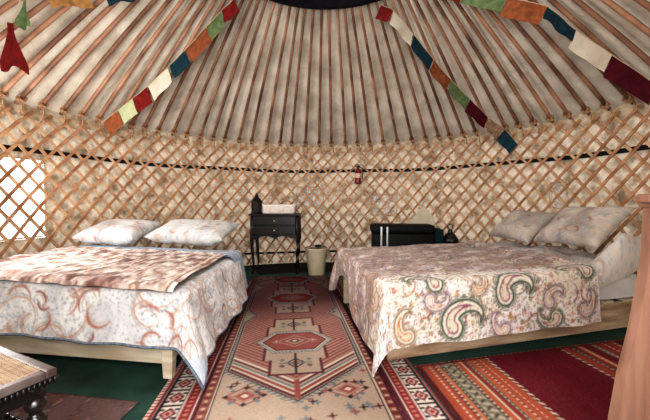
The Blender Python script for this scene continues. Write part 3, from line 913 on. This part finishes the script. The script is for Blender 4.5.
# case with curved apron
bm = bmesh.new()
n = 24
for (yf, yb) in ((TY0, TY0 + .015),):
    top_f = []; bot_f = []; top_b = []; bot_b = []
    for i in range(n + 1):
        s = i / n; x = TX0 + .012 + (TX1 - TX0 - .024) * s
        zb = .415 + .05 * abs(math.sin(s * PI * 2)) * (1 if .2 < s < .8 else .6) * math.sin(s * PI) + .02
        top_f.append(bm.verts.new((x, yf, .48))); bot_f.append(bm.verts.new((x, yf, zb)))
        top_b.append(bm.verts.new((x, yb, .48))); bot_b.append(bm.verts.new((x, yb, zb)))
    for i in range(n):
        bm.faces.new((bot_f[i], bot_f[i+1], top_f[i+1], top_f[i])); bm.faces.new((bot_b[i+1], bot_b[i], top_b[i], top_b[i+1]))
        bm.faces.new((bot_f[i+1], bot_f[i], bot_b[i], bot_b[i+1])); bm.faces.new((top_f[i], top_f[i+1], top_b[i+1], top_b[i]))
obj('apron', bm, M['black_wood'], t)
bm = bmesh.new(); box(bm, (TX0 + .01, TY0 + .018, .48), (TX1 - .01, TY1 - .02, .724), .003); obj('case', bm, M['black_wood'], t)
for z0, z1 in ((.608, .718), (.488, .598)):
    bm = bmesh.new(); box(bm, (TX0 + .035, TY0 - .004, z0), (TX1 - .035, TY0 + .016, z1), .006); d = obj('drawer', bm, M['black_wood'], t)
    bm = bmesh.new(); lathe(bm, [(0.004, 0), (0.006, .008), (0.012, .014), (0.010, .02), (0.002, .022)], 12, axis=(((TX0 + TX1)/2, TY0 - .005, (z0 + z1)/2), (0, -1, 0)))
    k = obj('knob', bm, M['brass'], d, True); k['label'] = 'small pale metal knob'
for sx, x in ((-1, TX0 + .022), (1, TX1 - .022)):
    for y in (TY0 + .02, TY1 - .04):
        bm = bmesh.new()
        pts = [(x, y, .724), (x + .004*sx, y, .55), (x + .012*sx, y, .42), (x + .002*sx, y, .25), (x - .01*sx, y, .10), (x - .002*sx, y, .03), (x + .008*sx, y, .0)]
        tube(bm, pts, [.026, .026, .023, .018, .015, .016, .019], 8); obj('leg', bm, M['black_wood'], t, True)
ln = thing('table_lantern', 'black pointed lantern on the side table beside the white basket', 'lantern', (-0.868, 1.96, 0.749))
bm = bmesh.new(); lathe(bm, [(.072, 0), (.075, .012), (.066, .02)], 6); obj('base', bm, M['black_metal'], ln)
bm = bmesh.new(); lathe(bm, [(.056, .02), (.056, .135)], 6); obj('glass', bm, M['amber'], ln)
bm = bmesh.new()
for k in range(6):
    a = k * PI / 3; tube(bm, [(.062*math.cos(a), .062*math.sin(a), .018), (.062*math.cos(a), .062*math.sin(a), .14)], .006, 5)
obj('frame', bm, M['black_metal'], ln)
bm = bmesh.new(); lathe(bm, [(.076, .136), (.074, .148), (.048, .185), (.028, .205), (.022, .225), (.006, .255), (.001, .262)], 6); obj('roof', bm, M['black_metal'], ln)

bk = thing('basket', 'low white basket sitting on the black side table', 'basket', (-0.575, 2.0, 0.749))
bm = bmesh.new()
def rrect(w, d, r, z, n=5):
    out = []
    for cx, cy, a0 in ((w/2 - r, d/2 - r, 0), (-w/2 + r, d/2 - r, PI/2), (-w/2 + r, -d/2 + r, PI), (w/2 - r, -d/2 + r, 1.5*PI)):
        for i in range(n): a = a0 + PI/2 * i/(n-1); out.append((cx + r*math.cos(a), cy + r*math.sin(a), z))
    return out
rings = [[bm.verts.new(p) for p in rrect(w, d, .03, z)] for w, d, z in ((.385, .23, 0), (.40, .25, .01), (.415, .26, .10), (.425, .27, .113), (.405, .25, .113), (.38, .225, .02))]
for a_, b_ in zip(rings, rings[1:]):
    for i in range(len(a_)): bm.faces.new((a_[i], a_[(i+1) % len(a_)], b_[(i+1) % len(a_)], b_[i]))
bm.faces.new(rings[0][::-1]); bm.faces.new(rings[-1])
obj('basket_body', bm, M['white_enamel'], bk, True)
bm = bmesh.new(); box(bm, (-.16, -.09, .05), (.15, .09, .10), .02); obj('folded_cloth', bm, M['mattress'], bk, True)
bm = bmesh.new()
for sx in (-1, 1):
    tube(bm, [(sx*.2, -.03, .1), (sx*.225, -.03, .125), (sx*.232, 0, .13), (sx*.225, .03, .125), (sx*.2, .03, .1)], .005, 6)
obj('handle', bm, M['white_enamel'], bk)

# bucket bin
bn = thing('bucket', 'cream bucket with a wire handle on the floor beside the black table', 'bucket', (-0.105, 1.83, 0.0015))
bm = bmesh.new(); lathe(bm, [(.098, 0), (.10, .004), (.133, .31), (.139, .318), (.139, .332), (.131, .332), (.127, .31), (.095, .02)], 32, cap=True); obj('bucket_body', bm, M['cream'], bn, True)
bm = bmesh.new(); tube(bm, [(.136*math.cos(a), -.02 - .035*math.sin(a), .325 + .035*math.sin(a)) for a in np.linspace(0, PI, 16)], .004, 6); obj('handle', bm, M['black_metal'], bn)
bm = bmesh.new(); lathe(bm, [(.012, 0), (.014, .02)], 10, c=(0, -.056, .352)); lathe(bm, [(.03, .0), (.05, .014), (.03, .03), (.004, .034)], 12, c=(0.02, 0.02, .335)); obj('grip', bm, M['black_wood'], bn)
bm = bmesh.new(); lathe(bm, [(.125, .0), (.125, .012)], 28, c=(0, 0, .312)); obj('lid', bm, M['amber'], bn)

# ------------------------------------------------------------------ trunk, board, tall lantern behind the right bed
TR = thing('trunk', 'long black trunk with two pale straps behind the right bed', 'trunk', (0.985, 1.86, 0), -0.10)
bm = bmesh.new(); box(bm, (-.40, -.15, .02), (.33, .15, .515), .025); obj('trunk_body', bm, M['leather'], TR, True)
bm = bmesh.new(); box(bm, (-.42, -.16, .517), (.34, .16, .62), .035); obj('lid', bm, M['leather'], TR, True)
for x in (-.305, -.235):
    bm = bmesh.new(); box(bm, (x, -.169, .06), (x + .022, -.152, .51), .002); box(bm, (x, -.172, .50), (x + .022, -.162, .60), .002); s = obj('strap', bm, M['steel'], TR); s['label'] = 'pale strap'
bm = bmesh.new(); box(bm, (.342, -.12, .04), (.45, .10, .57), .03); s = obj('end_pocket', bm, M['green_dark'], TR, True); s['label'] = 'dark green end pocket'
for x in (-.34, .27):
    for y in (-.12, .12):
        bm = bmesh.new(); lathe(bm, [(.02, 0), (.024, .021)], 10, c=(x, y, 0)); obj('foot', bm, M['black_metal'], TR)
pb = thing('pale_triangular_board', 'pale triangular board leaning up behind the long black trunk', 'board', (1.27, 2.07, 0.0), -0.50)
bm = bmesh.new()
pr = [(-.19, .0), (.19, 0), (.19, .55), (.12, .72), (.03, .83), (-.03, .80), (-.17, .62)]
f0 = [bm.verts.new((x, 0, z)) for x, z in pr]; f1 = [bm.verts.new((x, .015, z)) for x, z in pr]
bm.faces.new(f0); bm.faces.new(f1[::-1])
for i in range(len(pr)): bm.faces.new((f0[i], f0[(i+1) % len(pr)], f1[(i+1) % len(pr)], f1[i]))
obj('board_panel', bm, M['pale_board'], pb)
fl = thing('floor_lantern', 'tall dark lantern with a ring handle right of the black trunk', 'lantern', (1.53, 1.80, 0.0))
bm = bmesh.new(); lathe(bm, [(.10, 0), (.10, .02), (.085, .03)], 8); obj('base', bm, M['black_metal'], fl)
bm = bmesh.new(); lathe(bm, [(.07, .03), (.08, .25), (.085, .42)], 8); obj('glass', bm, M['amber'], fl)
bm = bmesh.new()
for k in range(8):
    a = k * PI / 4 + .2; tube(bm, [(.085*math.cos(a), .085*math.sin(a), .02), (.09*math.cos(a), .09*math.sin(a), .43)], .006, 5)
obj('frame', bm, M['black_metal'], fl)
bm = bmesh.new(); lathe(bm, [(.10, .425), (.098, .445), (.06, .50), (.03, .525), (.028, .55), (.006, .56)], 8); obj('roof', bm, M['black_metal'], fl)
bm = bmesh.new(); tube(bm, [(.032*math.cos(a), 0, .592 + .034*math.sin(a)) for a in np.linspace(-PI/2, 1.5*PI, 20)], .005, 6); obj('ring_handle', bm, M['black_metal'], fl)

# fire extinguisher on the lattice
fe = thing('fire_extinguisher', 'small dark red fire extinguisher hanging on the lattice wall', 'extinguisher', (0.465, 2.405, 1.145))
bm = bmesh.new(); lathe(bm, [(.02, 0), (.040, .006), (.043, .02), (.043, .17), (.036, .195), (.016, .21), (.014, .225)], 20); obj('cylinder_body', bm, M['red_paint'], fe, True)
bm = bmesh.new(); lathe(bm, [(.0435, 0), (.0435, .06)], 20, c=(0, 0, .085), cap=False); obj('sticker', bm, M['label'], fe, True)
bm = bmesh.new(); lathe(bm, [(.016, .0), (.018, .03)], 10, c=(0, 0, .222)); box(bm, (-.045, -.010, .245), (.03, .010, .256), .002); box(bm, (-.045, -.010, .262), (.02, .010, .272), .002); obj('valve_lever', bm, M['black_metal'], fe)
bm = bmesh.new(); tube(bm, [(.018, 0, .238), (.06, -.01, .22), (.062, -.02, .14), (.05, -.03, .07)], .007, 6); obj('hose', bm, M['black_metal'], fe)
bm = bmesh.new(); box(bm, (-.012, .044, .10), (.012, .060, .24)); obj('bracket', bm, M['black_metal'], fe)

# ------------------------------------------------------------------ cane stool (lower left)
CO = Vector((-0.752, -1.215)); E1 = Vector((-.857, .515)); E2 = Vector((-.515, -.857))
E2 = Vector((-.42, -.907)).normalized(); E1 = Vector((-.907, .42)).normalized() * 1.0
ST = thing('cane_stool', 'dark bobbin-turned stool with a woven cane seat at the near left', 'stool')
def S(u, v, z): return (CO.x + u*E1.x + v*E2.x, CO.y + u*E1.y + v*E2.y, z)
SU, SV = 0.56, 0.44
zt = 0.45
def sbox(bm, a, b, bev=0): box(bm, a, b, bev, M=lambda u, v, z: S(u, v, z))
bm = bmesh.new()
fw = .027
sbox(bm, (0, 0, zt - .022), (SU, fw, zt), .005); sbox(bm, (0, SV - fw, zt - .022), (SU, SV, zt), .005)
sbox(bm, (0, fw + .001, zt - .022), (fw, SV - fw - .001, zt), .004); sbox(bm, (SU - fw, fw + .001, zt - .022), (SU, SV - fw - .001, zt), .004)
obj('seat_frame', bm, M['seat_wood'], ST)
bm = bmesh.new()
k = 0
for u in np.arange(fw + .004, SU - fw, .0125):
    sbox(bm, (u, fw - .01, zt - .0060), (u + .0062, SV - fw + .01, zt - .0012))
for v in np.arange(fw + .004, SV - fw, .0125):
    sbox(bm, (fw - .01, v, zt - .0055), (SU - fw + .01, v + .0062, zt - .0015))
w_ = obj('woven_cane', bm, M['cane'], ST)
bm = bmesh.new(); sbox(bm, (fw, fw, zt - .02), (SU - fw, SV - fw, zt - .016)); obj('seat_lining', bm, M['black_wood'], ST)
# gadrooned rope edge under the frame
bm = bmesh.new()
def beads(p0, p1, n, r):
    for i in range(n):
        s = (i + .5) / n
        c = Vector(p0).lerp(Vector(p1), s)
        bmesh.ops.create_uvsphere(bm, u_segments=8, v_segments=5, radius=r, matrix=Matrix.Translation(c) @ Matrix.Diagonal((0.75, .75, 1.3, 1)))
for a, b, n in ((S(0, 0, zt - .030), S(SU, 0, zt - .030), 48), (S(0, 0, zt - .030), S(0, SV, zt - .030), 38), (S(SU, 0, zt - .030), S(SU, SV, zt - .030), 38), (S(0, SV, zt - .030), S(SU, SV, zt - .030), 48)):
    beads(a, b, n, .0075)
obj('carved_edging', bm, M['black_wood'], ST, True)
bm = bmesh.new()
sbox(bm, (.02, .02, zt - .075), (SU - .02, .035, zt - .024)); sbox(bm, (.02, SV - .035, zt - .075), (SU - .02, SV - .02, zt - .024))
sbox(bm, (.02, .036, zt - .075), (.035, SV - .036, zt - .024)); sbox(bm, (SU - .035, .036, zt - .075), (SU - .02, SV - .036, zt - .024))
obj('seat_rail', bm, M['dark_turned'], ST)
def bobbin(p0, p1, r0, nb, seg=14):
    p0, p1 = Vector(p0), Vector(p1); L = (p1 - p0).length
    prof = [(r0 * .5, 0)]
    for i in range(nb):
        for s in (0.12, .3, .5, .7, .88):
            prof.append((r0 * (0.45 + .55 * math.sin(s * PI) ** .7), (i + s) * L / nb))
        prof.append((r0 * .42, (i + 1) * L / nb))
    bm = bmesh.new(); lathe(bm, prof, seg, axis=(p0, p1 - p0)); return bm
for u in (.036, SU - .036):
    for v in (.036, SV - .036):
        obj('leg', bobbin(S(u, v, 0.009), S(u, v, zt - .024), .025, 9), M['dark_turned'], ST, True)
for z in (.13, .27):
    for v in (.036, SV - .036):
        obj('stretcher', bobbin(S(.078, v, z), S(SU - .078, v, z), .015, 12, 10), M['dark_turned'], ST, True)
    for u in (.036, SU - .036):
        obj('stretcher', bobbin(S(u, .078, z), S(u, SV - .078, z), .015, 9, 10), M['dark_turned'], ST, True)

# ------------------------------------------------------------------ wooden post with cap (right edge)
WP = thing('wooden_post', 'tall reddish brown wooden end post with moulded cap at the right edge', 'post', (0, 0, 0))
yb = -1.21
left = [(0.9143, 0.8999), (0.9114, 0.7791), (0.8984, 0.6641), (0.8769, 0.5348), (0.851, 0.4198), (0.8309, 0.2875), (0.8136, 0.1438), (0.8021, -0.0431)]
bm = bmesh.new()
L_ = [bm.verts.new((x, yb, max(z, 0.01))) for x, z in left]; R_ = [bm.verts.new((1.10, yb, max(z, 0.01))) for x, z in left]
L2 = [bm.verts.new((x, yb + .03, max(z, 0.01))) for x, z in left]; R2 = [bm.verts.new((1.10, yb + .03, max(z, 0.01))) for x, z in left]
for i in range(len(left) - 1):
    bm.faces.new((L_[i], L_[i+1], R_[i+1], R_[i])); bm.faces.new((L2[i+1], L2[i], R2[i], R2[i+1]))
    bm.faces.new((L_[i+1], L_[i], L2[i], L2[i+1])); bm.faces.new((R_[i], R_[i+1], R2[i+1], R2[i]))
bm.faces.new((L_[0], R_[0], R2[0], L2[0])); bm.faces.new((L_[-1], L2[-1], R2[-1], R_[-1]))
obj('panel', bm, M['post'], WP)
bm = bmesh.new(); box(bm, (0.9085, yb - .005, 0.8999), (1.11, yb + .032, 0.9114), .002); box(bm, (0.8956, yb - .012, 0.912), (1.12, yb + .034, 0.9373), .006)
obj('cap', bm, M['post'], WP)

# ------------------------------------------------------------------ flag strings (anchored on the roof slope)

def flags(label, pts, seq, seed):
    """pts: cord polyline; seq: (i0, i1, colour, drop, shape) along the vertices of the polyline"""
    r = random.Random(seed)
    root = thing('prayer_flags', label, 'flags', group='strings of prayer flags')
    pts = [Vector(p) for p in pts]
    def at(q):
        i = min(int(q), len(pts) - 2)
        return pts[i].lerp(pts[i+1], q - i)
    bm = bmesh.new(); tube(bm, [at(q) for q in np.linspace(0, len(pts) - 1, 40)], 0.003, 5)
    obj('cord', bm, M['cord'], root)
    for i0, i1, c, drop, shape in seq:
        a, b = at(i0), at(i1)
        tdir = (b - a).normalized(); down = Vector((0, 0, -1))
        dd = (down - tdir * down.dot(tdir) * (0.75 if shape != 'bunch' else 0)).normalized()
        nrm = tdir.cross(dd).normalized()
        nu, nv = 14, 12
        P = np.zeros((nv, nu, 3)); ph = r.uniform(0, 6); cu = r.uniform(.6, 1.2); sk = r.uniform(-.15, .15)
        for jv in range(nv):
            for iu in range(nu):
                u = iu / (nu - 1); v = jv / (nv - 1)
                sc = 1.0 if shape != 'bunch' else 0.22 + 0.78 * min(1, max(0, v - .2) / .6) ** 1.2
                p = (a.lerp(b, .5 + (u - .5) * sc) if shape != 'bunch' else a.lerp(b, .5) + Vector((.85, .5, 0)) * ((u - .5) * sc * drop * .42)) + dd * (drop * v * (1 + .07 * math.sin(u * 6 + ph))) + tdir * sk * drop * v
                p += nrm * (0.010 * cu * math.sin(u * 8 + ph + v * 2) * (.3 + v)) + Vector((0, 0, -.004))
                P[jv, iu] = p
        link('flag', grid_mesh('flag', P), FM[c], root, True)

flags('prayer flag string sloping down left of the crown, orange flag lowest', [(-2.18, 1.067, 1.685), (-2.018, 1.049, 1.797), (-1.858, 1.028, 1.906), (-1.698, 1.006, 2.013), (-1.53, 0.961, 2.128), (-1.286, 0.884, 2.297), (-1.068, 0.797, 2.45), (-0.894, 0.729, 2.567), (-0.759, 0.685, 2.651)],
      [(0, .95, 'orange', .15, ''), (1, 1.95, 'mint', .15, ''), (2, 2.95, 'red', .15, ''), (3, 4.2, 'white', .15, ''), (4.3, 5, 'teal', .14, ''), (5, 6.05, 'orange', .15, ''), (6.1, 6.95, 'green', .14, ''), (7, 7.9, 'red', .12, '')], 1)
flags('prayer flag string running down right of the crown, dark teal flag lowest', [(0.51, 0.86, 2.69), (0.623, 0.845, 2.635), (0.842, 0.976, 2.48), (1.079, 1.113, 2.305), (1.291, 1.22, 2.149), (1.529, 1.309, 1.984), (1.776, 1.395, 1.808), (1.961, 1.412, 1.693), (2.103, 1.353, 1.478)],
      [(0, .95, 'red', .12, ''), (1, 1.95, 'white', .13, ''), (2, 2.95, 'teal', .13, ''), (3, 4, 'orange', .14, ''), (4, 4.95, 'green', .13, ''), (5, 5.95, 'maroon', .14, ''), (6, 6.9, 'tan', .11, ''), (7, 7.8, 'teal', .13, '')], 2)
flags('prayer flag string at upper right ending in a pale flag and a maroon flag', [(0.911, 0.489, 2.645), (1.095, 0.438, 2.551), (1.35, 0.308, 2.416), (1.569, 0.196, 2.285), (1.79, 0.221, 2.132), (2.047, 0.215, 1.954), (2.344, 0.193, 1.741)],
      [(0.2, .95, 'red', .10, ''), (1, 2.0, 'green', .10, ''), (2, 3.0, 'orange', .13, ''), (3, 4.0, 'teal', .09, ''), (4, 5.0, 'white', .13, ''), (5, 6.0, 'maroon', .15, '')], 3)
flags('prayer flag string at upper left with a knotted red flag hanging down', [(-1.242, 0.222, 2.495), (-1.401, 0.177, 2.397), (-1.566, 0.058, 2.293), (-1.715, -0.113, 2.19), (-1.793, -0.167, 2.133), (-1.954, -0.067, 2.025), (-2.042, -0.104, 1.962), (-2.059, -0.179, 1.946)],
      [(0.8, 1.6, 'teal', .09, ''), (2, 2.95, 'ochre', .085, ''), (3.6, 4.3, 'green', .16, 'bunch'), (4.9, 5.2, 'red', .30, 'bunch')], 4)


# ------------------------------------------------------------------ camera
cam = bpy.data.cameras.new('camera'); co_ = bpy.data.objects.new('camera', cam); COL.objects.link(co_)
cam.sensor_width = 36; cam.lens = 36 * 320 / 650
cam.clip_start = 0.02; cam.clip_end = 60
co_.location = (0, -2.1, 0.92); co_.rotation_euler = (math.radians(90 - 1.79), 0, 0)
scene.camera = co_

# ------------------------------------------------------------------ light
w = bpy.data.worlds.new('daylight'); scene.world = w; w.use_nodes = True
bg = w.node_tree.nodes['Background']; bg.inputs['Color'].default_value = (0.95, 0.97, 1.0, 1); bg.inputs['Strength'].default_value = 3.2
def area(name, loc, target, size, power, col=(1, 1, 1), sy=None):
    l = bpy.data.lights.new(name, 'AREA'); l.energy = power; l.size = size; l.color = col
    if sy: l.shape = 'RECTANGLE'; l.size_y = sy
    o = bpy.data.objects.new(name, l); COL.objects.link(o); o.location = loc
    o.rotation_euler = (Vector(target) - Vector(loc)).to_track_quat('-Z', 'Y').to_euler()
    return o
area('doorway_light', (-0.1, -2.45, 1.25), (0, 1.0, 0.9), 1.2, 54, (1.0, 0.985, 0.97), 1.1)
area('overhead_fill', (0, 0, 2.68), (0, 0.0, 0), 0.8, 24, (1.0, 0.99, 0.98))  # added fill under the covered crown, lights the beds from above
area('window_light', (-2.25, -0.1, 1.0), (-0.4, 0.7, 1.5), 0.7, 28, (1.0, 0.98, 0.96))
scene.view_settings.view_transform = 'Standard'
scene.view_settings.look = 'None'
scene.view_settings.exposure = 0.05
scene.view_settings.use_curve_mapping = True
cm = scene.view_settings.curve_mapping
cv = cm.curves[3]
for x_, y_ in ((0.04, 0.026), (0.18, 0.155), (0.5, 0.53), (0.8, 0.88)): cv.points.new(x_, y_)
cm.update()
